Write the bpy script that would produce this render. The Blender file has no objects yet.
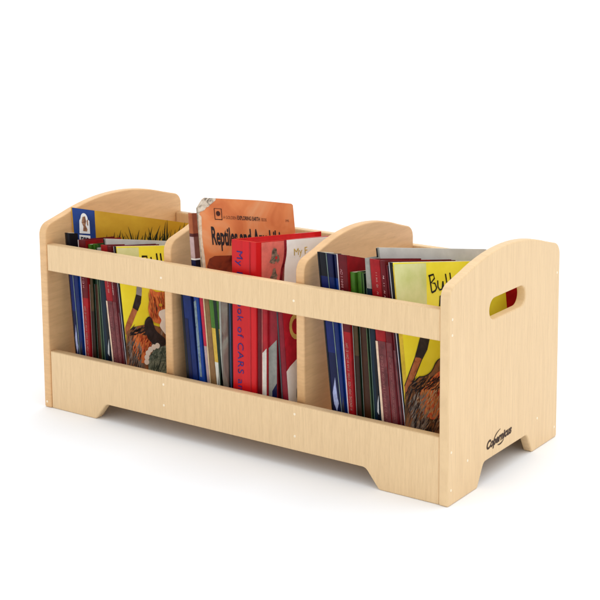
import bpy, bmesh, math, random
from mathutils import Vector, Matrix
random.seed(7)
sc = bpy.context.scene
COL = sc.collection

# ------------------------------------------------------------------ materials
def new_mat(name):
    m = bpy.data.materials.new(name); m.use_nodes = True
    nt = m.node_tree; b = nt.nodes['Principled BSDF']
    return m, nt, b

def lin(c):
    return tuple(((x/255)/12.92 if x/255 <= .04045 else ((x/255+.055)/1.055)**2.4) for x in c)

def wood(name, rgb, scale, scale2, rough=.42, contrast=1.0):
    """maple veneer: fine streaks + flecks + broad figure, in the object's own space"""
    m, nt, b = new_mat(name); N = nt.nodes; L = nt.links
    tc = N.new('ShaderNodeTexCoord')
    def noise(sc_, s, det, ro):
        mp = N.new('ShaderNodeMapping'); mp.inputs['Scale'].default_value = sc_
        L.new(tc.outputs['Object'], mp.inputs['Vector'])
        n = N.new('ShaderNodeTexNoise'); n.inputs['Scale'].default_value = s
        n.inputs['Detail'].default_value = det; n.inputs['Roughness'].default_value = ro
        L.new(mp.outputs['Vector'], n.inputs['Vector']); return n.outputs['Fac']
    f1 = noise(scale, 1.0, 4, .65)
    f2 = noise(scale2, 1.0, 3, .5)
    f3 = noise(tuple(x*.32 for x in scale), 1.0, 2, .5)
    base = lin(rgb)
    def tint(k, w=0): return (min(1, base[0]*k), min(1, base[1]*(k-w*.6)), min(1, base[2]*(k-w)), 1)
    r1 = N.new('ShaderNodeValToRGB'); e = r1.color_ramp.elements
    e[0].position = .36; e[0].color = tint(1-.15*contrast, .05*contrast); e[1].position = .64; e[1].color = tint(1+.055*contrast)
    L.new(f1, r1.inputs['Fac'])
    r2 = N.new('ShaderNodeValToRGB'); e = r2.color_ramp.elements
    e[0].position = .3; e[0].color = (1-.13*contrast, 1-.16*contrast, 1-.2*contrast, 1); e[1].position = .6; e[1].color = (1, 1, 1, 1)
    L.new(f3, r2.inputs['Fac'])
    r3 = N.new('ShaderNodeValToRGB'); e = r3.color_ramp.elements
    e[0].position = .60; e[0].color = (1, 1, 1, 1); e[1].position = .76; e[1].color = (1-.17*contrast, 1-.21*contrast, 1-.27*contrast, 1)
    L.new(f2, r3.inputs['Fac'])
    mx = N.new('ShaderNodeMix'); mx.data_type = 'RGBA'; mx.blend_type = 'MULTIPLY'; mx.inputs['Factor'].default_value = .8
    L.new(r1.outputs['Color'], mx.inputs['A']); L.new(r2.outputs['Color'], mx.inputs['B'])
    mx2 = N.new('ShaderNodeMix'); mx2.data_type = 'RGBA'; mx2.blend_type = 'MULTIPLY'; mx2.inputs['Factor'].default_value = .8
    L.new(mx.outputs['Result'], mx2.inputs['A']); L.new(r3.outputs['Color'], mx2.inputs['B'])
    L.new(mx2.outputs['Result'], b.inputs['Base Color'])
    b.inputs['Roughness'].default_value = rough
    b.inputs['Specular IOR Level'].default_value = .35
    bp = N.new('ShaderNodeBump'); bp.inputs['Strength'].default_value = .08; bp.inputs['Distance'].default_value = .0006
    L.new(f1, bp.inputs['Height']); L.new(bp.outputs['Normal'], b.inputs['Normal'])
    return m

WF = (233, 201, 155)
W_vert_x = wood('maple_front', WF, (700, 700, 30), (520, 520, 110), contrast=.5)          # vertical grain on boards facing front
W_side = wood('maple_side', WF, (16, 560, 20), (480, 420, 90), contrast=.45)             # vertical grain on the end panel
W_cross = wood('maple_inner', (228, 185, 134), (40, 22, 190), (200, 60, 260), contrast=.5)  # warmer than the front maple: bounced light between the panels put into the colour
W_edge = wood('maple_edge', (216, 178, 124), (60, 60, 60), (240, 240, 240), contrast=.4)
W_plug = wood('plug_wood', (250, 234, 206), (200, 200, 200), (300, 300, 300), contrast=.3)

def ink(name, rgb, rough=.42, var=.12, spec=.22, sc_=60, stretch=None, dirt=None):
    """printed card / paper: base colour with slight print mottling and scuffs"""
    m, nt, b = new_mat(name); N = nt.nodes; L = nt.links
    tc = N.new('ShaderNodeTexCoord'); mp = N.new('ShaderNodeMapping')
    mp.inputs['Scale'].default_value = stretch or (1, 1, 1)
    L.new(tc.outputs['Object'], mp.inputs['Vector'])
    n = N.new('ShaderNodeTexNoise'); n.inputs['Scale'].default_value = sc_; n.inputs['Detail'].default_value = 5
    n.inputs['Roughness'].default_value = .6
    L.new(mp.outputs['Vector'], n.inputs['Vector'])
    r = N.new('ShaderNodeValToRGB'); e = r.color_ramp.elements
    c = lin(rgb); d = lin(dirt) if dirt else tuple(x*(1-var*2) for x in c)
    e[0].position = .35; e[0].color = (*d, 1); e[1].position = .65; e[1].color = (*[min(1, x*(1+var*.6)) for x in c], 1)
    L.new(n.outputs['Fac'], r.inputs['Fac']); L.new(r.outputs['Color'], b.inputs['Base Color'])
    b.inputs['Roughness'].default_value = rough; b.inputs['Specular IOR Level'].default_value = spec
    return m

def paint_mix(name, cols, sc_, rough=.35, stretch=(1, 1, 1), detail=4):
    """painted illustration: several colours broken up by a warped noise"""
    m, nt, b = new_mat(name); N = nt.nodes; L = nt.links
    tc = N.new('ShaderNodeTexCoord'); mp = N.new('ShaderNodeMapping'); mp.inputs['Scale'].default_value = stretch
    L.new(tc.outputs['Object'], mp.inputs['Vector'])
    n = N.new('ShaderNodeTexNoise'); n.inputs['Scale'].default_value = sc_; n.inputs['Detail'].default_value = detail
    n.inputs['Distortion'].default_value = 1.2
    L.new(mp.outputs['Vector'], n.inputs['Vector'])
    r = N.new('ShaderNodeValToRGB'); cr = r.color_ramp
    k = len(cols)
    while len(cr.elements) < k: cr.elements.new(.5)
    for i, c in enumerate(cols):
        cr.elements[i].position = .3 + .4*i/(k-1); cr.elements[i].color = (*lin(c), 1)
    L.new(n.outputs['Fac'], r.inputs['Fac']); L.new(r.outputs['Color'], b.inputs['Base Color'])
    b.inputs['Roughness'].default_value = rough
    return m

PAPER = ink('page_paper', (236, 229, 212), rough=.8, var=.1, spec=.1, sc_=500, stretch=(1, .05, .05))
_ic = {}
def I(rgb, **k):
    key = (rgb, tuple(sorted(k.items())))
    if key not in _ic: _ic[key] = ink('print_%02x%02x%02x' % rgb, rgb, **k)
    return _ic[key]

# ------------------------------------------------------------------ object helpers
def link_mesh(name, me, parent=None, loc=None):
    o = bpy.data.objects.new(name, me); COL.objects.link(o)
    if parent is not None: o.parent = parent
    return o

def empty(name, loc, label, cat, group=None):
    o = bpy.data.objects.new(name, None); COL.objects.link(o); o.location = loc
    o.empty_display_size = .02
    o['label'] = label; o['category'] = cat
    if group: o['group'] = group
    return o

def curve_solid(name, loops, axis, pos, th, mats, parent, bevel=.003, origin=(0, 0, 0)):
    """outline loops (2D) -> solid plate with rounded edges. axis 'x': loops are (y,z); axis 'y': loops are (x,z)."""
    cu = bpy.data.curves.new('tmp', 'CURVE'); cu.dimensions = '2D'; cu.fill_mode = 'BOTH'
    cu.extrude = th/2 - bevel; cu.bevel_depth = bevel; cu.bevel_resolution = 3; cu.offset = -bevel
    for lp in loops:
        sp = cu.splines.new('POLY'); sp.points.add(len(lp)-1); sp.use_cyclic_u = True
        for i, (a, b_) in enumerate(lp): sp.points[i].co = (a, b_, 0, 1)
    to = bpy.data.objects.new('tmp', cu); COL.objects.link(to)
    dg = bpy.context.evaluated_depsgraph_get(); dg.update()
    me = bpy.data.meshes.new_from_object(to.evaluated_get(dg))
    bpy.data.objects.remove(to); bpy.data.curves.remove(cu)
    for v in me.vertices:
        a, b_, c = v.co
        p = (pos+c, a, b_) if axis == 'x' else (a, pos+c, b_)
        v.co = (p[0]-origin[0], p[1]-origin[1], p[2]-origin[2])
    bm = bmesh.new(); bm.from_mesh(me)
    bmesh.ops.remove_doubles(bm, verts=bm.verts, dist=1e-5)
    bmesh.ops.recalc_face_normals(bm, faces=bm.faces)
    ai = 0 if axis == 'x' else 1
    for f in bm.faces:
        f.material_index = 0 if abs(f.normal[ai]) > .97 else 1
        f.smooth = abs(f.normal[ai]) <= .97 
    bm.to_mesh(me); bm.free()
    me.materials.clear()
    for m in mats: me.materials.append(m)
    return link_mesh(name, me, parent)

def arc(cx, cy, r, a0, a1, n):
    return [(cx+r*math.cos(math.radians(a0+(a1-a0)*i/n)), cy+r*math.sin(math.radians(a0+(a1-a0)*i/n))) for i in range(n+1)]

def round_poly(pts):
    """pts: (x, y, radius) -> polyline with filleted corners"""
    out = []; n = len(pts)
    for i in range(n):
        p0 = Vector(pts[i-1][:2]); p = Vector(pts[i][:2]); p1 = Vector(pts[(i+1) % n][:2]); r = pts[i][2]
        if r <= 0: out.append(tuple(p)); continue
        a = (p0-p).normalized(); b = (p1-p).normalized()
        ang = a.angle(b); d = min(r/math.tan(ang/2), .49*(p0-p).length, .49*(p1-p).length); r = d*math.tan(ang/2)
        t0 = p+a*d; t1 = p+b*d
        c = p+(a+b).normalized()*(r/math.sin(ang/2))
        a0 = math.atan2(*(t0-c).yx); a1 = math.atan2(*(t1-c).yx)
        da = (a1-a0+math.pi) % (2*math.pi)-math.pi
        for k in range(9): out.append((c.x+r*math.cos(a0+da*k/8), c.y+r*math.sin(a0+da*k/8)))
    return out

# ------------------------------------------------------------------ the furniture
D = .4037; W = .92; T = .018
unit = empty('book_browser', (W/2, D/2, 0), 'light maple low book browser with three open compartments, curved ends and an oval hand hole', 'bookcase')
UO = (W/2, D/2, 0)

def end_profile(z0_feet=True, y0=0.0, y1=D, zlow=0.0):
    # domed top: 0.352 at the shoulders rising to 0.4035 in the middle
    top = []
    yc = (y0+y1)/2; hw = (y1-y0)/2
    zs, zt = .3655, .4035
    s = hw-.014; R = (s*s+(zt-zs)**2)/(2*(zt-zs))
    a = math.asin(s/R)
    for i in range(25):
        t = -a+2*a*i/24
        top.append((yc+R*math.sin(t), zt-R+R*math.cos(t)))
    if z0_feet:
        base = [(y0, zlow, .004), (.100, zlow, .006), (.122, .039, .012), (D-.122, .039, .012), (D-.100, zlow, .006), (y1, zlow, .004)]
    else:
        base = [(y0, zlow, 0), (y1, zlow, 0)]
    return round_poly(base+[(y1, zs+.001, .024)]+[(a_, b_, 0) for a_, b_ in reversed(top[3:-3])]+[(y0, zs+.001, .024)])

def hand_hole():
    yc, zc, hw, hh = D/2, .3010, .066, .0185
    l = arc(yc-hw+hh, zc, hh, 90, 270, 12) + arc(yc+hw-hh, zc, hh, -90, 90, 12)
    return l

for px in (T/2, W-T/2):
    p = curve_solid('side_panel', [end_profile(), hand_hole()], 'x', px, T, (W_side if px > .5 else W_cross, W_edge), unit, origin=UO)
    if px > .5: outer = p
for px in (.3007+T/2, .6013+T/2):
    curve_solid('divider', [end_profile(False, .0205, D-.0205, .0695)], 'x', px, T, (W_cross, W_edge), unit, origin=UO)
g = .0004
x0, x1 = T+g, W-T-g
for y in (.002+T/2, D-.002-T/2):
    curve_solid('rail', [[(x0, .2775), (x1, .2775), (x1, .3305), (x0, .3305)]], 'y', y, T, (W_vert_x, W_edge), unit, bevel=.0030, origin=UO)
    feet = round_poly([(x0, .0, 0), (.136, 0, .008), (.163, .0335, .014), (W-.163, .0335, .014), (W-.136, 0, .008), (x1, 0, 0), (x1, .116, 0), (x0, .116, 0)])
    curve_solid('apron', [feet], 'y', y, T, (W_vert_x, W_edge), unit, bevel=.0030, origin=UO)
def box_mesh(name, lo, hi, mat, parent, origin=(0, 0, 0)):
    bm = bmesh.new(); bmesh.ops.create_cube(bm, size=1)
    for v in bm.verts:
        v.co = Vector([(lo[i]+hi[i])/2+v.co[i]*(hi[i]-lo[i])-origin[i] for i in range(3)])
    me = bpy.data.meshes.new(name); bm.to_mesh(me); bm.free(); me.materials.append(mat)
    return link_mesh(name, me, parent)
box_mesh('shelf_board', (x0, .0206, .051), (x1, D-.0206, .069), W_cross, unit, UO)

def plug(p, ax):
    bm = bmesh.new(); bmesh.ops.create_cone(bm, cap_ends=True, segments=20, radius1=.0026, radius2=.0022, depth=.0012)
    R = Matrix.Rotation(math.pi/2, 4, 'Y') if ax == 'x' else Matrix.Rotation(math.pi/2, 4, 'X')
    bmesh.ops.transform(bm, matrix=Matrix.Translation(Vector(p)-Vector(UO)) @ R, verts=bm.verts)
    me = bpy.data.meshes.new('plug'); bm.to_mesh(me); bm.free(); me.materials.append(W_plug)
    link_mesh('screw_plug', me, unit)
for y, z in ((.0095, .3149), (.0095, .2885), (.0095, .0915), (.064, .0605), (.0095, .0267), (.3212, .0590), (.392, .0215), (.392, .3149)):
    plug((W, y, z), 'x')
for x, z in ((.3105, .0600), (.6107, .0600), (.6107, .3030), (.3105, .3030), (.3105, .1000), (.6107, .1000)):
    plug((x, .002, z), 'y')
plug((.0075, 0, .012), 'y')

# ------------------------------------------------------------------ thin printed shapes on a mapped surface
def tube_strip(pts, w):
    """ribbon polygon(s) along a polyline, widths list or value -> list of quads"""
    quads = []
    n = len(pts)
    ws = w if isinstance(w, (list, tuple)) else [w]*n
    L_, R_ = [], []
    for i in range(n):
        a = Vector(pts[max(0, i-1)]); b = Vector(pts[min(n-1, i+1)])
        d = (b-a); d = d.normalized() if d.length > 1e-9 else Vector((1, 0))
        nn = Vector((-d.y, d.x))*ws[i]/2
        L_.append(tuple(Vector(pts[i])+nn)); R_.append(tuple(Vector(pts[i])-nn))
    for i in range(n-1): quads.append([L_[i], R_[i], R_[i+1], L_[i+1]])
    return quads

def flat(name, polys, mp, mat, parent, off=.0004, th=.0003):
    """polys: lists of 2D points; mp(x,y,off)->3D (in parent's space)"""
    bm = bmesh.new()
    for pl in polys:
        try:
            vs = [bm.verts.new(mp(x, y, off)) for x, y in pl]
            bm.faces.new(vs)
        except ValueError: pass
    bmesh.ops.triangulate(bm, faces=[f for f in bm.faces if len(f.verts) > 4])
    me = bpy.data.meshes.new(name); bm.to_mesh(me); bm.free(); me.materials.append(mat)
    return link_mesh(name, me, parent)

def text_polys(s, size, sx=1, shear=0, bold=0, spacing=1):
    cu = bpy.data.curves.new('t', 'FONT'); cu.body = s; cu.size = size; cu.shear = shear; cu.offset = bold
    cu.space_character = spacing; cu.resolution_u = 3
    to = bpy.data.objects.new('t', cu); COL.objects.link(to)
    dg = bpy.context.evaluated_depsgraph_get(); dg.update()
    me = bpy.data.meshes.new_from_object(to.evaluated_get(dg))
    polys = [[(me.vertices[i].co.x*sx, me.vertices[i].co.y) for i in p.vertices] for p in me.polygons]
    bpy.data.objects.remove(to); bpy.data.curves.remove(cu); bpy.data.meshes.remove(me)
    return polys
def place(polys, x, y, rot=0, k=1):
    c, s = math.cos(math.radians(rot)), math.sin(math.radians(rot))
    return [[(x+k*(c*a-s*b), y+k*(s*a+c*b)) for a, b in pl] for pl in polys]
def width(polys): return max(p[0] for pl in polys for p in pl)
def fit_text(s, size, w, **k):
    p = text_polys(s, size, **k); f = w/width(p)
    return [[(a*f, b) for a, b in pl] for pl in p]

# maker's name on the end panel
INK = ink('burnt_brown_ink', (58, 34, 16), rough=.5, var=.05)
def mp_side(x, y, off): return (W-UO[0]+off, x-UO[1], y-UO[2])
lt = fit_text('Copernicus', .0200, .094, shear=.35, bold=.0009)
flat('maker_name', place(lt, .1285, .0580, 3), mp_side, INK, outer, .0005)
sw = []
a_ = [(.1575+.0*i, 0) for i in range(1)]
pts = []
for i in range(15):
    t = math.radians(196-88*i/14); pts.append((.1905+.0350*math.cos(t), .0640+.0185*math.sin(t)))
sw += tube_strip(pts, [.0004+.0019*math.sin(math.pi*(i+1)/16) for i in range(15)])
pts = []
for i in range(11):
    t = math.radians(248+72*i/10); pts.append((.1770+.0200*math.cos(t), .0690+.0145*math.sin(t)))
sw += tube_strip(pts, [.0004+.0022*math.sin(math.pi*(i+1)/12) for i in range(11)])
flat('maker_swoosh', sw, mp_side, INK, outer, .0006)

# ------------------------------------------------------------------ books
BG = {1: 'books in the left compartment', 2: 'books in the middle compartment', 3: 'books in the right compartment'}
class Book:
    def __init__(s, cell, label, xs, ys, z0, z1, Wv, spine, front, kind='book', ct=.0011, hard=False, bands=None, back=None, W0=None, over=None, inner=None, caps=None):
        """xs = (left bottom, right bottom, left top, right top) of the spine; Wv = direction and depth of the covers.
        bands: list of (height fraction from top, spine colour, front colour)"""
        xl0, xr0, xl1, xr1 = xs
        s.o = Vector((xl0, ys, z0))
        s.P = [Vector((xl0, ys, z0))-s.o, Vector((xr0, ys, z0))-s.o, Vector((xl1, ys, z1))-s.o, Vector((xr1, ys, z1))-s.o]
        s.W = Vector(Wv); s.W0 = Vector(W0) if W0 else s.W; s.H = z1-z0; s.D = s.W.length; s.hard = hard
        s.root = empty(kind, s.o, label, 'book', BG[cell])
        over = over if over is not None else (.003 if hard else .0005)
        thick = (xr1-xl1+xr0-xl0)/2
        ct = min(ct, thick*.2)
        s.th = thick
        # cross-section of the wrap, in (metres across from left or right, metres deep)
        def pt(side, ax, dy, b):            # side 0 left / 1 right; ax metres inwards
            bl = s.P[0].lerp(s.P[2], b); br = s.P[1].lerp(s.P[3], b)
            x = bl+Vector((ax, 0, 0)) if side == 0 else br-Vector((ax, 0, 0))
            return x + s.W0.lerp(s.W, b)*(dy/s.D)
        sect_o = [(0, 0, s.D), (0, 0, .0015), (0, .0006 if thick > .004 else .0003, .0004), (0, thick*.3, -.0004), (1, thick*.3, -.0004), (1, .0006 if thick > .004 else .0003, .0004), (1, 0, .0015), (1, 0, s.D)]
        sect_i = [(1, ct, s.D), (1, ct, ct*1.6+.0015), (0, ct, ct*1.6+.0015), (0, ct, s.D)]
        sect = sect_o+sect_i
        bl = [1.0]
        cols = []
        bands = bands or [(1.0, spine, front)]
        for f, a, b in bands: bl.append(1-f); cols.append((a, b))
        bm = bmesh.new(); mats = []
        def mi(m):
            if m not in mats: mats.append(m)
            return mats.index(m)
        rows = [[bm.verts.new(pt(sd, ax, dy, b)) for sd, ax, dy in sect] for b in bl]
        n = len(sect)
        for r in range(len(rows)-1):
            for i in range(n):
                j = (i+1) % n
                f = bm.faces.new((rows[r][i], rows[r][j], rows[r+1][j], rows[r+1][i]))
                if i >= 7: m = inner or (PAPER if i != 9 else cols[r][0])
                elif i == 6: m = cols[r][1]
                elif i == 0: m = back or cols[r][1]
                else: m = cols[r][0]
                f.material_index = mi(m)
        edge_m = cols[0][1] if hard else cols[0][0]
        def cap(row):
            q = [(0, 1, 10, 11), (6, 7, 8, 9)]
            for a, cm in zip(q, caps or (edge_m, edge_m)):
                f = bm.faces.new([row[k] for k in a]); f.material_index = mi(cm)
            f = bm.faces.new([row[k] for k in (1, 2, 3, 4, 5, 6, 9, 10)]); f.material_index = mi(cols[0][0])
        cap(rows[0]); cap(rows[-1])
        bmesh.ops.recalc_face_normals(bm, faces=bm.faces)
        me = bpy.data.meshes.new('cover'); bm.to_mesh(me); bm.free()
        for m in mats: me.materials.append(m)
        s.cover = link_mesh('cover', me, s.root)
        # pages
        bm = bmesh.new()
        e = .0002
        d0, d1 = ct*1.6+.0016, s.D-over-.0008
        b0 = (over+.0006)/s.H; b1 = 1-b0
        v = []
        for b in (b0, b1):
            for sd, dy in ((0, d0), (1, d0), (1, d1), (0, d1)):
                v.append(bm.verts.new(pt(sd, ct+e, dy, b)))
        for q in ((0, 3, 2, 1), (4, 5, 6, 7), (0, 1, 5, 4), (1, 2, 6, 5), (2, 3, 7, 6), (3, 0, 4, 7)): bm.faces.new([v[k] for k in q])
        bmesh.ops.recalc_face_normals(bm, faces=bm.faces)
        me = bpy.data.meshes.new('page_block'); bm.to_mesh(me); bm.free(); me.materials.append(PAPER)
        link_mesh('page_block', me, s.root)
    # fractions (c along the cover's width, b up its height)
    def front(s, c, b, off):
        Wb = s.W0.lerp(s.W, b)
        p = s.P[1].lerp(s.P[3], b)+Wb*c
        n = Wb.cross(s.P[3]-s.P[1]).normalized()
        return p+n*off if n.x > 0 else p-n*off
    def front_m(s, x, y, off):              # metres
        return s.front(x/s.D, y/s.H, off)
    def spine(s, x, y, off):                # x metres from the left edge, y metres up
        b = y/s.H
        return s.P[0].lerp(s.P[2], b)+Vector((x, -.0004-off, 0))
    def art(s, name, polys, mat, off=.0004): return flat(name, polys, s.front, mat, s.cover, off)
    def artm(s, name, polys, mat, off=.0004): return flat(name, polys, s.front_m, mat, s.cover, off)
    def sart(s, name, polys, mat, off=.0004): return flat(name, polys, s.spine, mat, s.cover, off)

def smooth(pts, n=5):
    out = []; k = len(pts)
    for i in range(k):
        p0, p1, p2, p3 = (Vector(pts[(i+j) % k]) for j in (-1, 0, 1, 2))
        for q in range(n):
            t = q/n
            out.append(tuple(.5*((2*p1)+(-p0+p2)*t+(2*p0-5*p1+4*p2-p3)*t*t+(-p0+3*p1-3*p2+p3)*t**3)))
    return out

def hairs(n, box, ang, ln, w, seed, curve=.25):
    '''tapering brush strokes inside a box (c0, b0, c1, b1)'''
    r = random.Random(seed); out = []
    for _ in range(n):
        a = r.uniform(box[0], box[2]); b = r.uniform(box[1], box[3]); l = ln*r.uniform(.6, 1.3)
        t = math.radians(ang+r.uniform(-14, 14)); u = t+curve*r.uniform(.5, 1.2)
        p1 = (a+l*.5*math.cos(t), b+l*.5*math.sin(t)); p2 = (p1[0]+l*.5*math.cos(u), p1[1]+l*.5*math.sin(u))
        out += tube_strip([(a, b), p1, p2], [w*.4, w*r.uniform(.8, 1.2), w*.12])
    return out

def ticks(x, y0, y1, h, seed, step=.006, w=.0011):
    """a column of illegible spine lettering, small zigzag glyphs"""
    r = random.Random(seed); out = []; y = y1
    while y > y0:
        g = step*r.uniform(.55, .85)
        k = r.choice('NIAHO')
        a, b, c, d = (x, y), (x+h, y), (x, y-g), (x+h, y-g)
        if k == 'N': out += tube_strip([a, b], w)+tube_strip([b, c], w)+tube_strip([c, d], w)
        elif k == 'I': out += tube_strip([a, b], w)
        elif k == 'A': m = (x+h, y-g/2); out += tube_strip([a, m], w)+tube_strip([m, c], w)
        elif k == 'H': out += tube_strip([a, b], w)+tube_strip([c, d], w)+tube_strip([(x+h/2, y), (x+h/2, y-g)], w)
        else: out += tube_strip([a, b], w)+tube_strip([b, d], w)+tube_strip([d, c], w)+tube_strip([c, a], w)
        y -= step*(1 if r.random() > .12 else 1.8)
    return out

NAVY = I((10, 18, 62)); NAVY_D = I((8, 9, 20)); BLUE = I((10, 58, 142)); BLUE2 = I((8, 34, 96)); RED = I((158, 12, 20)); RED_D = I((98, 6, 18)); RED_B = I((206, 28, 34))
BROWN = I((66, 34, 14)); BROWN_D = I((46, 30, 18)); GREEN = I((66, 112, 28)); GREEN_D = I((14, 38, 20)); TEAL = I((6, 30, 48)); GREY = I((156, 156, 146)); TEXTW = I((232, 226, 220), var=.05)
PINK = I((112, 52, 54), var=.25); CREAM = I((226, 196, 168)); BLACK = I((16, 16, 20), var=.05); YEL = ink('yellow_cover', (250, 238, 74), var=.04, sc_=14, rough=.3, dirt=(240, 226, 54)); PALE = ink('pale_cover', (206, 204, 198), var=.06, sc_=30)
PALEY = ink('pale_yellow_patch', (224, 226, 168), var=.05, sc_=22, dirt=(206, 214, 140)); PURPLE = I((110, 26, 62)); OCHRE = ink('ochre_cover', (212, 166, 44), var=.08, sc_=10, dirt=(196, 142, 30))
ORANGE = paint_mix('orange_cover', [(210, 112, 56), (230, 138, 78), (232, 160, 108)], 14, rough=.5)
RED_H = ink('red_hardback', (204, 22, 28), var=.07, sc_=24, rough=.28, stretch=(3, 3, .4))
WHITEP = ink('white_print', (246, 245, 242), var=.03)
FUR = paint_mix('fur_paint', [(64, 50, 42), (104, 76, 56), (150, 98, 64), (112, 100, 92), (166, 144, 128)], 34, stretch=(1, 1.4, .7), detail=8)
FURO = paint_mix('orange_fur_paint', [(140, 66, 40), (214, 110, 60), (232, 138, 80), (220, 84, 62), (240, 176, 110)], 38, stretch=(1, 1.6, .7), detail=7)
STICK = paint_mix('stick_paint', [(128, 70, 44), (176, 104, 66), (190, 116, 84)], 60)
DARKP = paint_mix('dark_paint', [(18, 18, 24), (34, 34, 46), (52, 48, 56)], 60)
SCARF = paint_mix('scarf_paint', [(58, 78, 76), (92, 118, 112), (130, 150, 142), (74, 92, 96)], 60, stretch=(1, 1, 2))
PHOTO = paint_mix('photo_paint', [(30, 32, 30), (96, 66, 52), (120, 110, 96), (50, 60, 50)], 22, stretch=(1, 1, .5))
LION = paint_mix('crest_paint', [(80, 50, 30), (150, 96, 60), (190, 150, 110)], 160)

def lerpx(xs, z, z0, z1, side): 
    return xs[side]+(xs[side+2]-xs[side])*(z-z0)/(z1-z0)

# depth vector shared stacks ---------------------------------------------------
def pink_label(b, frac_top, w, cream=True, seed=1):
    h = b.H*frac_top
    b.sart('spine_label', [[(.0003, .002), (w, .002), (w, h), (.0003, h)]], PINK, .0003)
    b.sart('spine_title', ticks(w*.42, h*.16, h*.86, w*.22, seed, .0044, .0006), I((150, 92, 88), var=.05), .0006)
    if cream:
        b.sart('spine_stripe', [[(.0003, .002), (w*.24, .002), (w*.24, h*.995), (.0003, h*.995)]], CREAM, .0007)

def stack(cell, e, ztops, Wv, where):
    """the eight books that stand in both outer compartments; e = edges: list of (x at z=.07, x at top)"""
    z0 = .0695
    L = lambda i, k: e[i][k]
    def xs(i, f0=0, f1=1, g=.0007):
        zt = ztops[i]
        l0, l1 = e[i]; r0, r1 = e[i+1]
        a0, b0 = l0+(r0-l0)*f0, l0+(r0-l0)*f1
        a1, b1 = l1+(r1-l1)*f0, l1+(r1-l1)*f1
        f = (zt-.07)/(ZREF[cell]-.07)
        return (a0+g, b0-g, a0+(a1-a0)*f+g, b0+(b1-b0)*f-g)
    lab = where
    # A navy
    A = Book(cell, 'navy blue thin book with a black top, leftmost in the %s compartment' % lab, xs(0), .034, z0, ztops[0], Wv[0], NAVY, NAVY, over=.006, bands=[(.13 if cell == 3 else .12, NAVY_D, NAVY_D), (.55, I((14, 30, 96)), NAVY), (1, NAVY, NAVY)])
    w = A.th
    A.sart('spine_rule', [[(0, 0), (w*.16, 0), (w*.16, A.H), (0, A.H)]], BLACK)
    A.sart('spine_picture', [[(w*.3, .072), (w*.72, .10), (w*.8, .064), (w*.9, .055), (w*.6, .04), (w*.35, .052)]], I((168, 176, 214), var=.25))
    # B blue
    B = Book(cell, 'mid blue thin book, second from the left in the %s compartment' % lab, xs(1, 0, .58), .033, z0, ztops[1], Wv[1], BLUE, BLUE, over=.006, bands=[(.13, NAVY, NAVY), (1, BLUE2, BLUE)])
    w = B.th
    B.sart('spine_rule', [[(0, 0), (w*.13, 0), (w*.13, B.H), (0, B.H)]], I((130, 150, 140)))
    B.sart('spine_picture', [[(w*.25, .05), (w*.7, .07), (w*.75, .035), (w*.3, .02)]], DARKP)
    Book(cell, 'deep blue slim book touching the red lettered one in the %s compartment' % lab, xs(1, .60, 1), .035, z0, ztops[1]-(.001 if cell == 3 else .003), Wv[1], BLUE, NAVY, over=.006, bands=[(.13, NAVY, NAVY), (1, BLUE, BLUE2)])
    # C red with white lettering
    Cb = Book(cell, 'red book with white lettering down its spine in the %s compartment' % lab, xs(2), .031, z0, ztops[2], Wv[2], RED_D, RED, over=.006, inner=RED_D, bands=[(.42, RED_D, I((146, 14, 22))), (1, RED, RED)])
    w = Cb.th; H = Cb.H
    Cb.sart('spine_rule', [[(0, 0), (w*.14, 0), (w*.14, H), (0, H)]], I((206, 190, 190)))
    Cb.sart('spine_title', ticks(w*.36, H*.66, H*.92, w*.28, 5, .0046, .0007), I((196, 130, 134)), .0005)
    Cb.sart('spine_imprint', ticks(w*.36, H*.15, H*.52, w*.30, 9, .0032, .0007), I((176, 110, 100)), .0005)
    # D brown low book (deep in shade) with green top
    Dk = Book(cell, 'dark brown book with green top between red and teal spines, %s compartment' % lab, xs(3, .38, 1), .042, z0, ztops[3], Wv[3], BROWN, GREEN, over=.006, inner=GREEN_D, bands=[(.24, GREEN, I((54, 88, 38))), (.3, GREEN_D, GREEN_D), (1, BROWN, BROWN)])
    w = Dk.th
    Dk.sart('spine_stripe', [[(w*.52, Dk.H*.74), (w*.60, Dk.H*.74), (w*.60, Dk.H), (w*.52, Dk.H)], [(w*.74, Dk.H*.74), (w*.80, Dk.H*.74), (w*.80, Dk.H), (w*.74, Dk.H)]], GREEN_D)
    Dk.sart('spine_rule', [[(w*.0, 0), (w*.06, 0), (w*.06, Dk.H*.7), (w*.0, Dk.H*.7)]], I((120, 128, 120)))
    D2 = Book(cell, 'thin olive-brown book just right of the red lettered one in the %s compartment' % lab, xs(3, 0, .36), .037, z0, ztops[3]-.001, Wv[3], I((70, 66, 40)), GREEN_D, over=.006, bands=[(.2, GREEN, GREEN), (.5, I((78, 58, 30)), GREEN_D), (1, I((50, 28, 16)), GREEN_D)])
    D2.sart('spine_rule', [[(.0002, 0), (D2.th*.16, 0), (D2.th*.16, D2.H*.7), (.0002, D2.H*.7)]], I((150, 160, 150)))
    # E teal
    E0 = Book(cell, 'thin dark green book with a pale spine edge in the %s compartment' % lab, xs(4, 0, .27), .034, z0, ztops[4]-(.027 if cell == 3 else .003), Wv[4], GREEN_D, GREEN_D, over=.004)
    E0.sart('spine_rule', [[(E0.th*.3, 0), (E0.th*.5, 0), (E0.th*.5, E0.H), (E0.th*.3, E0.H)]], I((104, 130, 84)))
    E_ = Book(cell, 'dark teal book with grey top band left of the red pair in the %s compartment' % lab, xs(4, .29, 1), .033, z0, ztops[4], Wv[4], TEAL, TEAL, over=.006, inner=GREY, bands=[(.16 if cell == 3 else .1, GREY, GREY), (1, TEAL, TEAL)])
    w = E_.th
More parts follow.
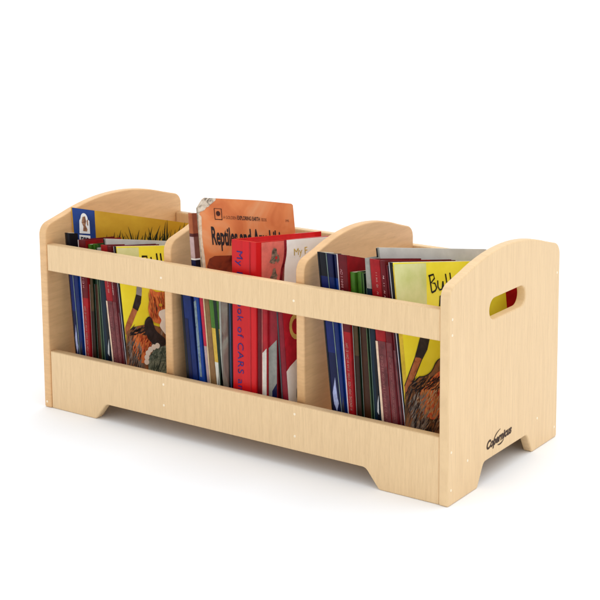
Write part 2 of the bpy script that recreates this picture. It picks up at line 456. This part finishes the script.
    E_.sart('spine_rule', [[(w*.05, 0), (w*.13, 0), (w*.13, E_.H*.84), (w*.05, E_.H*.84)]], I((92, 118, 100)))
    E_.sart('spine_picture', [[(w*.58, .0), (w*.98, .0), (w*.98, E_.H*.60), (w*.60, E_.H*.45)]], NAVY_D)
    E_.sart('spine_speck', [[(w*.60, .055), (w*.85, .05), (w*.95, .085), (w*.7, .07)]], I((190, 190, 190)), .0008)
    # F, G the red pair with pale lower spines
    F_ = Book(cell, 'red book with cream striped lower spine, left of the red pair, %s compartment' % lab, xs(5), .031, z0, ztops[5], Wv[5], RED, RED, over=.006, inner=RED_D)
    pink_label(F_, .565 if cell == 3 else .60, F_.th*.98, True, 3)
    F_.sart('spine_title', ticks(F_.th*.55, F_.H*.66, F_.H*.93, F_.th*.15, 13, .0042, .0006), I((210, 150, 140)), .0006)
    G_ = Book(cell, 'dark red book with mauve lower spine, beside the yellow book in the %s compartment' % lab, xs(6, 0, .62), .030, z0, ztops[6], Wv[6], RED_D, RED_D, over=.006, inner=RED_D)
    pink_label(G_, .565 if cell == 3 else .60, G_.th*.93, False, 4)
    G_.sart('spine_title', ticks(G_.th*.40, G_.H*.66, G_.H*.92, G_.th*.20, 15, .0044, .0007), I((214, 170, 166)), .0006)
    G2 = Book(cell, 'slim maroon book squeezed against the yellow one in the %s compartment' % lab, xs(6, .64, 1), .031, z0, ztops[6]-.007, Wv[6], RED_D, RED_D, over=.004)
    G2.sart('spine_label', [[(.0003, .002), (G2.th*.95, .002), (G2.th*.95, G2.H*.54), (.0003, G2.H*.54)]], I((110, 56, 58), var=.2), .0003)
    G2.sart('spine_rule', [[(G2.th*.72, .002), (G2.th*.95, .002), (G2.th*.95, G2.H), (G2.th*.72, G2.H)]], NAVY_D, .0006)
    # H yellow picture book
    Y = Book(cell, 'yellow picture book with handwritten title and furry animal in the %s compartment' % lab, xs(7), .030, z0, ztops[7], Wv[7], BLACK, YEL, ct=.0018, hard=True, caps=(PURPLE, WHITEP))
    w = Y.th
    Y.sart('spine_rule', [[(w*.12, 0), (w*.42, 0), (w*.42, Y.H), (w*.12, Y.H)]], I((190, 190, 196)))
    return Y

ZREF = {1: .34, 3: .39}
# ---- right compartment
e3 = [(.6712, .6375), (.6925, .6560), (.7062, .6800), (.7187, .7010), (.7511, .7305), (.7756, .7460), (.7974, .7670), (.8228, .7845), (.8268, .7930)]
W3 = [(.002, .045, -.010), (.003, .050, -.012), (.016, .120, -.034), (.015, .13, -.015), (.0, .075, -.008), (.040, .100, -.014), (.045, .160, -.024), (.073, .255, -.037)]
Y3 = stack(3, e3, [.387, .387, .389, .360, .388, .389, .389, .388], W3, 'right')
def bully_art(Y, full):
    f = lambda l: [tuple(p) for p in l]
    if full:
        Y.art('cover_pale_patch', [[(.012, .992), (.289, .995), (.265, .763), (.012, .775)]], PALEY)  # paler rectangle at the upper left of the yellow cover
        Y.art('cover_edge_stripe', [[(.002, .2), (.035, .2), (.035, .98), (.002, .98)]], I((228, 200, 70)), .0003)
        wv = .010
        T_ = []
        T_ += tube_strip([(.309, .929), (.313, .885), (.318, .835)], wv)
        T_ += tube_strip([(.300, .925), (.345, .933), (.352, .912), (.318, .888), (.352, .885), (.364, .860), (.350, .845), (.318, .835)], wv)
        T_ += tube_strip([(.378, .900), (.376, .866), (.390, .848), (.412, .853), (.424, .895)], wv)+tube_strip([(.424, .895), (.426, .848), (.436, .843)], wv)
        T_ += tube_strip([(.452, .935), (.462, .850)], wv)+tube_strip([(.492, .940), (.500, .852)], wv)
        T_ += tube_strip([(.522, .905), (.548, .868)], wv)+tube_strip([(.580, .915), (.530, .800)], wv)
        T_ += tube_strip([(.389, .816), (.376, .760)], wv)+tube_strip([(.389, .816), (.41, .80), (.392, .785)], wv)
        Y.art('title_lettering', T_, BLACK, .0007)
        Y.art('picture_stick', [[(.127, .498), (.185, .486), (.120, .405), (.06, .335), (.012, .300), (.012, .345), (.06, .41)]], STICK, .0006)
        Y.art('picture_stick_line', tube_strip([(.127, .498), (.06, .41), (.012, .345)], .006)+tube_strip([(.185, .486), (.120, .405), (.06, .335)], .006), DARKP, .0007)
        Y.art('picture_stick_end', [[(.181, .600), (.267, .595), (.235, .530), (.185, .480), (.160, .490), (.120, .494), (.150, .545)]], DARKP, .0008)
        body = smooth([(.006, .275), (.030, .315), (.047, .340), (.09, .362), (.136, .385), (.18, .388), (.224, .398), (.262, .420), (.30, .46), (.345, .474), (.385, .43), (.44, .42), (.52, .38), (.60, .28), (.64, .15), (.62, .03), (.3, .03), (.006, .03)], 4)
        Y.art('picture_animal', [body], FUR, .0009)
        Y.art('picture_animal_face', [smooth([(.130, .270), (.160, .325), (.20, .345), (.247, .372), (.30, .40), (.35, .405), (.40, .34), (.42, .24), (.33, .17), (.24, .15), (.18, .17), (.140, .21)])], FURO, .0012)
        Y.art('picture_hair_red', hairs(50, (.24, .20, .40, .36), 60, .05, .010, 1), I((196, 62, 44), var=.2), .0013)
        Y.art('picture_hair_orange', hairs(80, (.12, .18, .30, .34), 50, .05, .008, 2), I((234, 158, 100), var=.2), .0014)
        Y.art('picture_hair_tan', hairs(60, (.10, .10, .30, .30), 35, .05, .006, 3), I((214, 180, 148), var=.2), .0015)
        Y.art('picture_hair_grey', hairs(70, (.02, .08, .16, .28), 40, .055, .008, 4), I((160, 152, 148), var=.2), .0016)
        Y.art('picture_hair_dark', hairs(60, (.01, .06, .12, .31), 48, .06, .005, 5)+hairs(60, (.06, .31, .30, .37), 20, .05, .006, 6)+hairs(60, (.10, .04, .42, .14), 40, .06, .006, 7)+hairs(26, (.14, .16, .40, .34), 55, .05, .0022, 8), DARKP, .0017)
        Y.art('picture_outline', tube_strip(body[:44], .006), DARKP, .0018)
    else:
        Y.art('cover_pale_patch', [[(.012, .990), (.226, .990), (.22, .877), (.012, .90)]], PALEY)
        wv = .014
        T_ = tube_strip([(.255, .925), (.258, .80)], wv)+tube_strip([(.25, .925), (.30, .925), (.30, .88), (.26, .865)], wv)
        T_ += tube_strip([(.34, .92), (.345, .86), (.38, .86)], wv)+tube_strip([(.40, .945), (.405, .86)], wv)+tube_strip([(.44, .945), (.445, .86)], wv)+tube_strip([(.50, .975), (.485, .93), (.49, .86)], wv*1.4)
        Y.art('title_lettering', T_, BLACK, .0007)
        Y.art('picture_stick', [[(.106, .561), (.155, .543), (.078, .433), (.021, .375), (.008, .37), (.01, .42), (.032, .458)]], STICK, .0006)
        Y.art('picture_stick_end', [[(.153, .655), (.205, .64), (.191, .590), (.153, .535), (.104, .561)]], DARKP, .0008)
        Y.art('picture_stick_tip', [[(.168, .715), (.218, .70), (.205, .64), (.153, .655)]], I((150, 146, 150)), .0008)
        Y.art('picture_animal', [smooth([(.010, .346), (.053, .405), (.12, .425), (.188, .432), (.25, .44), (.36, .41), (.5, .40), (.62, .3), (.62, .03), (.3, .03), (.01, .03)], 4)], FUR, .0009)
        Y.art('picture_animal_chest', [smooth([(.05, .31), (.10, .375), (.16, .38), (.21, .34), (.25, .29), (.25, .20), (.18, .16), (.12, .17), (.08, .24)])], FURO, .0012)
        Y.art('picture_animal_face', [smooth([(.285, .655), (.30, .69), (.36, .665), (.438, .66), (.53, .60), (.54, .45), (.426, .435), (.361, .433), (.300, .451), (.268, .49), (.258, .55), (.275, .60)])], FURO, .0013)
        Y.art('picture_hair_orange', hairs(60, (.27, .45, .46, .64), 80, .05, .010, 21), I((216, 130, 74), var=.2), .0014)
        Y.art('picture_hair_orange', hairs(40, (.08, .20, .24, .36), 60, .05, .010, 22), I((216, 130, 74), var=.2), .0014)
        Y.art('picture_hair_red', hairs(30, (.28, .46, .46, .60), 95, .05, .008, 23), I((180, 70, 48), var=.2), .0015)
        Y.art('picture_hair_red', hairs(40, (.14, .22, .26, .34), 50, .04, .008, 24), I((180, 70, 48), var=.2), .0015)
        Y.art('picture_hair_grey', hairs(60, (.01, .08, .13, .30), 55, .055, .010, 25), I((150, 142, 138), var=.2), .0016)
        Y.art('picture_hair_dark', hairs(55, (.01, .06, .12, .34), 60, .06, .005, 26)+hairs(40, (.04, .36, .24, .41), 15, .05, .009, 28), DARKP, .0017)
        Y.art('picture_hair_dark', hairs(20, (.28, .45, .46, .62), 85, .05, .004, 27), DARKP, .0017)
        Y.art('picture_eye', [[(.385+.018*math.cos(k*math.pi/6), .57+.012*math.sin(k*math.pi/6)) for k in range(12)]], I((226, 190, 70)), .0018)
        Y.art('picture_muzzle', [smooth([(.205, .445), (.25, .49), (.285, .470), (.305, .40), (.345, .36), (.395, .324), (.40, .285), (.338, .264), (.27, .290), (.215, .352)])], DARKP, .0019)
        Y.art('picture_white_tuft', [smooth([(.355, .50), (.38, .53), (.46, .52), (.47, .34), (.414, .350), (.385, .375), (.355, .42), (.377, .46)])], WHITEP, .0020)
        Y.art('picture_scarf', [smooth([(.215, .196), (.26, .235), (.315, .260), (.398, .271), (.5, .25), (.5, .02), (.35, .01), (.198, .02), (.198, .12)])], SCARF, .0020)
        Y.art('picture_scarf_fold', hairs(50, (.21, .03, .42, .24), 55, .08, .006, 29), I((60, 82, 80), var=.2), .0021)
        cf = []
        for cx, cy in ((.186, .165), (.192, .198), (.208, .228), (.236, .252), (.272, .268), (.310, .276)):
            cf.append([(cx+.025*math.cos(k*math.pi/6), cy+.021*math.sin(k*math.pi/6)) for k in range(12)])
        Y.art('picture_cuff', cf[::2], WHITEP, .0022); Y.art('picture_cuff', cf[1::2], WHITEP, .0023)
bully_art(Y3, True)
g3 = Book(3, 'pale grey book with plain top rising behind the yellow one in the right compartment', (.778, .784, .738, .7425), .0655, .0695, .4005, (.105, .19, -.0255), GREY, PALE, hard=True)
g3.sart('spine_mark', [[(.0, g3.H-.020), (.003, g3.H-.020), (.003, g3.H-.001), (.0, g3.H-.001)]], BLACK)

# ---- left compartment
e1 = [(.0582, .0372), (.0709, .0490), (.0872, .0740), (.0992, .0935), (.1265, .1150), (.1604, .1320), (.1772, .1500), (.1971, .1670), (.2013, .1735)]
W1 = [(.002, .022, -.004), (.006, .065, -.006), (.012, .088, -.008), (.012, .085, -.008), (.0, .045, -.004), (.020, .045, -.005), (.034, .100, -.010), (.060, .216, -.029)]
Y1 = stack(1, e1, [.350, .302, .341, .334, .330, .338, .338, .3395], W1, 'left')
bully_art(Y1, False)
g1 = Book(1, 'pale lilac-grey book rising behind the yellow one in the left compartment', (.158, .163, .1230, .1272), .050, .0695, .3455, (.085, .13, -.0195), GREY, PALE, hard=True)
g1.sart('spine_mark', [[(.0, g1.H-.012), (.003, g1.H-.012), (.003, g1.H-.001), (.0, g1.H-.001)]], BLACK)
po = Book(1, 'tall ochre picture book with blue crest strip and black grass blades, left compartment', (.040, .045, .0185, .0222), .070, .0695, .3925, (.158, .165, -.0425), OCHRE, OCHRE, hard=True)
NB = ink('blue_strip', (34, 66, 140), var=.2, sc_=18)
po.art('blue_strip', [[(.0, .60), (.175, .60), (.190, .999), (.0, .999)]], NB, .0004)
cx = lambda t: .0965+.044*math.cos(t)
crest = [(.047, .845), (.137, .850), (.139, .930)] + [(.0965+.030*math.cos(math.radians(a)), .938+.036*math.sin(math.radians(a))) for a in range(0, 181, 15)] + [(.054, .925)]
po.art('crest', [crest], WHITEP, .0007)
po.art('crest_figure', [[(.078, .862), (.085, .890), (.072, .915), (.083, .950), (.105, .956), (.112, .925), (.103, .900), (.118, .875), (.112, .862)], [(.116, .93), (.128, .94), (.126, .90), (.118, .90)]], LION, .0010)
po.art('crest_plate', [[(.043, .765), (.137, .770), (.137, .838), (.043, .836)]], WHITEP, .0007)
ep = fit_text('ESP', .062, .074, bold=.002)
po.art('crest_lettering', place(ep, .052, .780), I((50, 46, 60), var=.05), .0010)
gr = []
r = random.Random(11)
for (c, h, ln) in ((.27, .04, .01), (.33, .055, .02), (.375, .07, .03), (.43, .05, -.02), (.50, .085, -.03), (.53, .07, .035), (.60, .06, .02), (.64, .09, .04), (.665, .08, -.02), (.69, .10, .06), (.73, .06, .02), (.77, .12, .03), (.80, .13, .015), (.86, .07, .02), (.88, .10, .05), (.93, .12, .04)):
    b0 = .82+.10*(c-.27); n = 5
    pts = [(c+ln*(k/n)**1.6, b0-.05+(h+.05)*k/n) for k in range(n+1)]
    gr += tube_strip(pts, [.019*(1-k/n)+.001 for k in range(n+1)])
    for q in (-1, 1):
        pts = [(c+q*.012+(ln+q*.02)*(k/n)**1.4, b0-.05+(h*.55+.05)*k/n) for k in range(n+1)]
        gr += tube_strip(pts, [.011*(1-k/n)+.001 for k in range(n+1)])
po.art('grass_blades', gr, I((30, 40, 22), var=.1), .0007)

# ---- middle compartment
z0 = .0695
b2a = Book(2, 'low blue book with a black edge, leftmost in the middle compartment', (.3470, .3740, .3315, .3532), .030, z0, .292, (.004, .17, -.01), BLUE2, BLUE2)
w = b2a.th
b2a.sart('spine_rule', [[(0, 0), (w*.30, 0), (w*.13, b2a.H), (0, b2a.H)]], BLACK)
b2a.sart('spine_band', [[(w*.30, 0), (w*.62, 0), (w*.55, b2a.H*.7), (w*.22, b2a.H*.7)]], NAVY, .0006)
b2b = Book(2, 'tall narrow book with brown, pinkish and blue spine bands in the middle compartment', (.3747, .3890, .3530, .3615), .030, z0, .4240, (.002, .013, -.001), BLUE, BLUE,
           bands=[(.105, I((170, 92, 52)), I((140, 70, 44))), (.122, I((84, 32, 26)), I((84, 32, 26))), (.235, I((190, 160, 156)), I((110, 66, 54))), (.243, TEXTW, TEXTW), (.36, NAVY, NAVY_D), (1, BLUE, BLUE)])
w = b2b.th
b2b.sart('spine_picture', [[(w*.1, .19), (w*.6, .195), (w*.75, .11), (w*.8, .05), (w*.35, .05), (w*.2, .12)]], paint_mix('blue_photo_paint', [(40, 60, 80), (110, 130, 140), (60, 90, 120)], 60))
def shortb(label, xs, z1, Wv, sp, fr=None, ys=.032, **k):
    return Book(2, label, xs, ys, z0, z1, Wv, sp, fr or sp, **k)
b2c = shortb('thin crimson book with a whitish foot right of the blue one in the middle compartment', (.3936, .4000, .3725, .3820), .288, (.02, .15, -.01), I((186, 34, 58)), bands=[(.50, I((186, 34, 58)), I((186, 34, 58))), (1, I((176, 150, 150)), GREY)])
b2d = shortb('thin tan paperback with worn cream spine edge in the middle compartment', (.4004, .4160, .3826, .3944), .289, (.03, .15, -.01), I((134, 98, 58)), I((110, 78, 46)))
w = b2d.th
b2d.sart('spine_rule', [[(0, 0), (w*.22, 0), (w*.22, b2d.H), (0, b2d.H)]], I((206, 180, 140)))
b2e = shortb('slim book with green, yellow and white banded spine in the middle compartment', (.4164, .4230, .3948, .4200), .288, (.035, .15, -.01), GREEN, GREEN_D, bands=[(.33, GREEN, GREEN_D), (.62, I((206, 168, 60)), GREEN_D), (1, I((214, 210, 196)), GREEN_D)])
w = b2e.th
b2e.sart('spine_rule', [[(w*.55, 0), (w*.98, 0), (w*1.2, b2e.H), (w*.72, b2e.H)]], GREEN_D)
b2f = shortb('dark photo covered book with a grey spine edge in the middle compartment', (.4234, .4406, .4204, .4400), .290, (.035, .15, -.01), PHOTO, PHOTO)
w = b2f.th
b2f.sart('spine_rule', [[(w*.05, 0), (w*.28, 0), (w*.28, b2f.H), (w*.05, b2f.H)]], GREY)
b2g = shortb('slim blue-black book against the thick red one in the middle compartment', (.4410, .4505, .4404, .4512), .290, (.04, .15, -.01), NAVY_D, NAVY_D)
w = b2g.th
b2g.sart('spine_rule', [[(w*.55, 0), (w*.72, 0), (w*.72, b2g.H), (w*.55, b2g.H)]], I((60, 78, 120)))

rp = Book(2, 'worn orange reptile book with dark title standing tallest in the middle compartment', (.3945, .3985, .3578, .3612), .045, z0, .4545, (.095, .168, -.03), I((206, 190, 168), sc_=90, var=.3), ORANGE, back=I((120, 110, 96)))
DK = ink('title_black', (44, 42, 44), var=.08)
rp.artm('series_lettering', place(fit_text('A GOLDEN', .0085, .026), .255*rp.D, .898*rp.H, 0), I((120, 66, 44)), .0006)
rp.artm('series_lettering', place(fit_text('EXPLORING EARTH', .0105, .046, bold=.0002), .255*rp.D+.028, .898*rp.H, 0), DK, .0006)
rp.artm('series_lettering', place(fit_text('BOOK', .0085, .011), .255*rp.D+.077, .8985*rp.H, 0), I((120, 66, 44)), .0006)
rp.artm('price_mark', place(fit_text('395', .006, .008), .90*rp.D, .903*rp.H, 0), I((120, 66, 44)), .0006)
rp.artm('title_lettering', place(fit_text('Reptiles and Amphibians', .0460, .83*rp.D, bold=.0013), .115*rp.D, .772*rp.H, 0), DK, .0006)
ex, ey, ew, eh = .17*rp.D, .893*rp.H, .014, .020
rp.artm('emblem', tube_strip([(ex, ey), (ex+ew, ey), (ex+ew, ey+eh), (ex, ey+eh), (ex, ey), (ex+ew, ey)], .0016)+[[(ex+ew/2+.0042*math.cos(k*math.pi/6), ey+eh*.55+.0048*math.sin(k*math.pi/6)) for k in range(12)]], I((70, 34, 26)), .0006)
rp.art('cover_picture', [[(.045, .40), (.045, .665), (.075, .70), (.13, .715), (.45, .728), (.95, .73), (.95, .40)]], paint_mix('reptile_photo', [(36, 16, 14), (92, 34, 24), (140, 60, 34), (48, 26, 22)], 16), .0006)
# worn, torn corner: ragged whitish patch with dark flecks
rr = random.Random(2)
worn = [(.0, .999), (.20, .999)]+[(.20-.20*k/9+rr.uniform(-.012, .012), .985-.075*(k/9)**1.1+rr.uniform(-.006, .006)) for k in range(1, 10)]+[(.0, .89)]
rp.art('worn_corner', [worn], paint_mix('bare_board', [(90, 80, 70), (206, 190, 168), (232, 220, 200)], 90), .0007)
rp.art('worn_edge', [[(0, .05), (.02, .05), (.028, .3), (.018, .5), (.03, .7), (.02, .8), (.034, .9), (0, .92)]], paint_mix('bare_board_edge', [(206, 170, 130), (236, 220, 196)], 70), .0005)
def shear_corner(ob, cuts):
    # wear the corner round: cut the mesh with planes, close the cut
    bm = bmesh.new(); bm.from_mesh(ob.data)
    for p, n in cuts:
        r_ = bmesh.ops.bisect_plane(bm, geom=bm.verts[:]+bm.edges[:]+bm.faces[:], plane_co=p, plane_no=n, clear_outer=True)
        ed = [g_ for g_ in r_['geom_cut'] if isinstance(g_, bmesh.types.BMEdge)]
        bmesh.ops.holes_fill(bm, edges=ed, sides=0)
    bm.to_mesh(ob.data); bm.free()
wd_ = rp.W.normalized(); up_ = rp.P[3]-rp.P[1]; up_ = (up_-wd_*up_.dot(wd_)).normalized()
cuts = []
for c_, b_, ang in ((.0, .945, 152), (.045, .980, 128), (.10, .995, 106), (.45, .997, 91.2), (.90, .9955, 88.6), (.995, .990, 55)):
    p = rp.front(c_, b_, 0); a_r = math.radians(ang)
    cuts.append((p, wd_*math.cos(a_r)+up_*math.sin(a_r)))
for ob in rp.root.children: shear_corner(ob, cuts)
for ob in rp.cover.children:
    if ob.name.startswith('worn'): 
        bm = bmesh.new(); bm.from_mesh(ob.data)
        for p, n in cuts: bmesh.ops.bisect_plane(bm, geom=bm.verts[:]+bm.edges[:]+bm.faces[:], plane_co=p, plane_no=n, clear_outer=True)
        bm.to_mesh(ob.data); bm.free()
# red hardback
hx = (.4520, .5045, .4535, .5075)
hb = Book(2, 'thick bright red hardback with blue lettering down its spine in the middle compartment', hx, .030, z0, .3875, (.067, .18, -.010), RED_H, RED_H, ct=.0030, over=.010, inner=RED_H, hard=True, back=RED_H)
BLT = ink('blue_lettering', (44, 42, 120), var=.25, sc_=120)
tp = fit_text('My Big Book of CARS and', .0190, .272, bold=0, spacing=1.15)
hb.sart('spine_title', place(tp, .0125, hb.H-.018, -90), BLT, .0006)
hb.sart('spine_hinge', [[(hb.th*.76, .001), (hb.th*.80, .001), (hb.th*.80, hb.H-.001), (hb.th*.76, hb.H-.001)]], I((178, 26, 34)), .0003)
SALM = ink('salmon_print', (222, 112, 100), var=.12, sc_=40)
ser = [(.335, .999), (.338, .95), (.334, .914), (.318, .87), (.300, .841), (.290, .80), (.283, .772), (.270, .60), (.26, .30)]
hb.art('cover_panel', [[(.065, .004), (.065, .997), (.330, .997)]+[(a-.008, b) for a, b in ser[1:]]+[(.25, .004)]], SALM, .0004)
hb.art('white_panel', [[(a, b) for a, b in ser]+[(.25, .004), (.997, .004), (.997, .997)]], WHITEP, .0004)
st = []
for k in range(44):
    t = k/43*(len(ser)-1); i = min(int(t), len(ser)-2); f = t-i
    x_ = ser[i][0]*(1-f)+ser[i+1][0]*f; y_ = ser[i][1]*(1-f)+ser[i+1][1]*f
    st.append([(x_-.024, y_-.007), (x_+.003, y_-.010), (x_+.006, y_+.0015), (x_-.018, y_+.004)])
hb.art('stitched_border', st, I((150, 30, 44)), .0008)
an = [[(.150, .880), (.172, .905), (.180, .945), (.200, .962), (.228, .955), (.236, .925), (.258, .912), (.262, .885), (.240, .872), (.222, .885), (.205, .868), (.180, .872)],
      [(.155, .79), (.18, .812), (.19, .84), (.215, .845), (.225, .815), (.24, .80), (.225, .775), (.19, .78)]]
hb.art('small_animal_print', an, paint_mix('animal_print', [(52, 48, 44), (120, 104, 90), (176, 128, 110)], 90), .0008)
hb.art('small_animal_print', [[(.21, .905), (.232, .915), (.238, .9), (.22, .892)]], I((196, 46, 46)), .0011)
GOLD = ink('gold_lettering', (206, 176, 74), var=.15)
hb.artm('cover_lettering', place(fit_text('My F', .0185, .030, bold=0), .42*hb.D, .905*hb.H, 3), GOLD, .0008)
# to the right of it, below the rail
b2i = shortb('dark red book pressed against the thick hardback in the middle compartment', (.5055, .5165, .5085, .5190), .290, (.04, .15, -.01), RED_D, RED_D)
b2j = shortb('red book with white wedge at the spine foot in the middle compartment', (.5169, .5280, .5195, .5300), .289, (.03, .16, -.01), I((168, 26, 36)), I((168, 26, 36)))
w = b2j.th
b2j.sart('spine_wedge', [[(w*.1, .0), (w*.95, .0), (w*.95, .128), (w*.1, .118)]], I((216, 208, 196)))
b2j.sart('spine_rule', [[(0, 0), (w*.1, 0), (w*.1, b2j.H), (0, b2j.H)]], I((206, 120, 110)))
b2l = shortb('maroon book with grey wedge at the spine foot in the middle compartment', (.5284, .5480, .5304, .5500), .287, (.03, .16, -.01), I((140, 20, 34)), RED_D, ys=.036)
w = b2l.th
b2l.sart('spine_wedge', [[(w*.05, .0), (w*.96, .0), (w*.96, .146), (w*.05, .128)]], I((140, 140, 132)))
b2l.sart('spine_blue_foot', [[(w*.45, .0), (w*.96, .0), (w*.96, .066), (w*.45, .05)]], NAVY, .0007)
b2k = shortb('red and white book with gold letter, rightmost in the middle compartment', (.5650, .5800, .5515, .5632), .292, (.012, .18, -.01), I((128, 20, 36)), I((190, 32, 52)), ys=.030)
b2k.art('white_panel', [[(.0, .0), (.0, .42), (.06, .455), (.25, .53), (.99, .66), (.99, .0)]], WHITEP, .0005)
b2k.art('grey_disc', [[(.38+.26*math.cos(k*math.pi/12), .20+.20*math.sin(k*math.pi/12)) for k in range(24)]], I((92, 94, 88)), .0008)
O = tube_strip([(.19+.085*math.cos(k*math.pi/8), .76+.085*math.sin(k*math.pi/8)) for k in range(2, 15)], .040)
b2k.art('cover_lettering', O, I((222, 196, 110)), .0008)
b2k.sart('spine_edge', [[(.0, .0), (.003, .0), (.003, b2k.H), (0, b2k.H)]], I((60, 60, 64)))
# red book seen through the hand hole
rx = Book(3, 'red book glimpsed through the hand hole behind the yellow one', (.846, .856, .838, .848), .286, .0695, .352, (.045, .085, -.006), RED_B, RED_B)

# ------------------------------------------------------------------ floor
bm = bmesh.new(); bmesh.ops.create_grid(bm, x_segments=1, y_segments=1, size=60)
me = bpy.data.meshes.new('floor'); bm.to_mesh(me); bm.free()
fl = link_mesh('floor', me); fl['kind'] = 'structure'
m, nt, b = new_mat('white_studio_floor'); b.inputs['Base Color'].default_value = (.94, .96, .985, 1); b.inputs['Roughness'].default_value = .9
b.inputs['Specular IOR Level'].default_value = .1
me.materials.append(m)

# ------------------------------------------------------------------ light
wd = bpy.data.worlds.new('World'); sc.world = wd; wd.use_nodes = True
bgn = wd.node_tree.nodes['Background']; bgn.inputs['Color'].default_value = (.97, .985, 1, 1); bgn.inputs['Strength'].default_value = .95
sl = bpy.data.lights.new('overhead_studio_light', 'SUN'); sl.energy = 1.25; sl.angle = math.radians(75); sl.color = (1, 1, 1)
so = bpy.data.objects.new('overhead_studio_light', sl); COL.objects.link(so); so.location = (.4, .8, 4)
so.rotation_euler = (Vector((.5, .2, 0))-Vector((.8, .75, 2.2))).to_track_quat('-Z', 'Y').to_euler()

# ------------------------------------------------------------------ camera
yaw, pit, roll = .5866, -.1546, -.0016
Fv = Vector((-math.sin(yaw)*math.cos(pit), math.cos(yaw)*math.cos(pit), math.sin(pit)))
Rv = Vector((math.cos(yaw), math.sin(yaw), 0)); Uv = Rv.cross(Fv)
R2 = Rv*math.cos(roll)+Uv*math.sin(roll); U2 = Uv*math.cos(roll)-Rv*math.sin(roll)
cam = bpy.data.cameras.new('camera'); co = bpy.data.objects.new('camera', cam); COL.objects.link(co)
M = Matrix((R2, U2, -Fv)).transposed().to_4x4(); M.translation = Vector((2.04, -1.9544, .9396)); co.matrix_world = M
cam.sensor_width = 36; cam.lens = 1448.26/600*36
cam.shift_x = -55.97/600; cam.shift_y = -148.39/600
cam.clip_start = .05; cam.clip_end = 400
sc.camera = co
sc.view_settings.view_transform = 'Standard'; sc.view_settings.look = 'None'; sc.view_settings.exposure = 0; sc.view_settings.gamma = 1
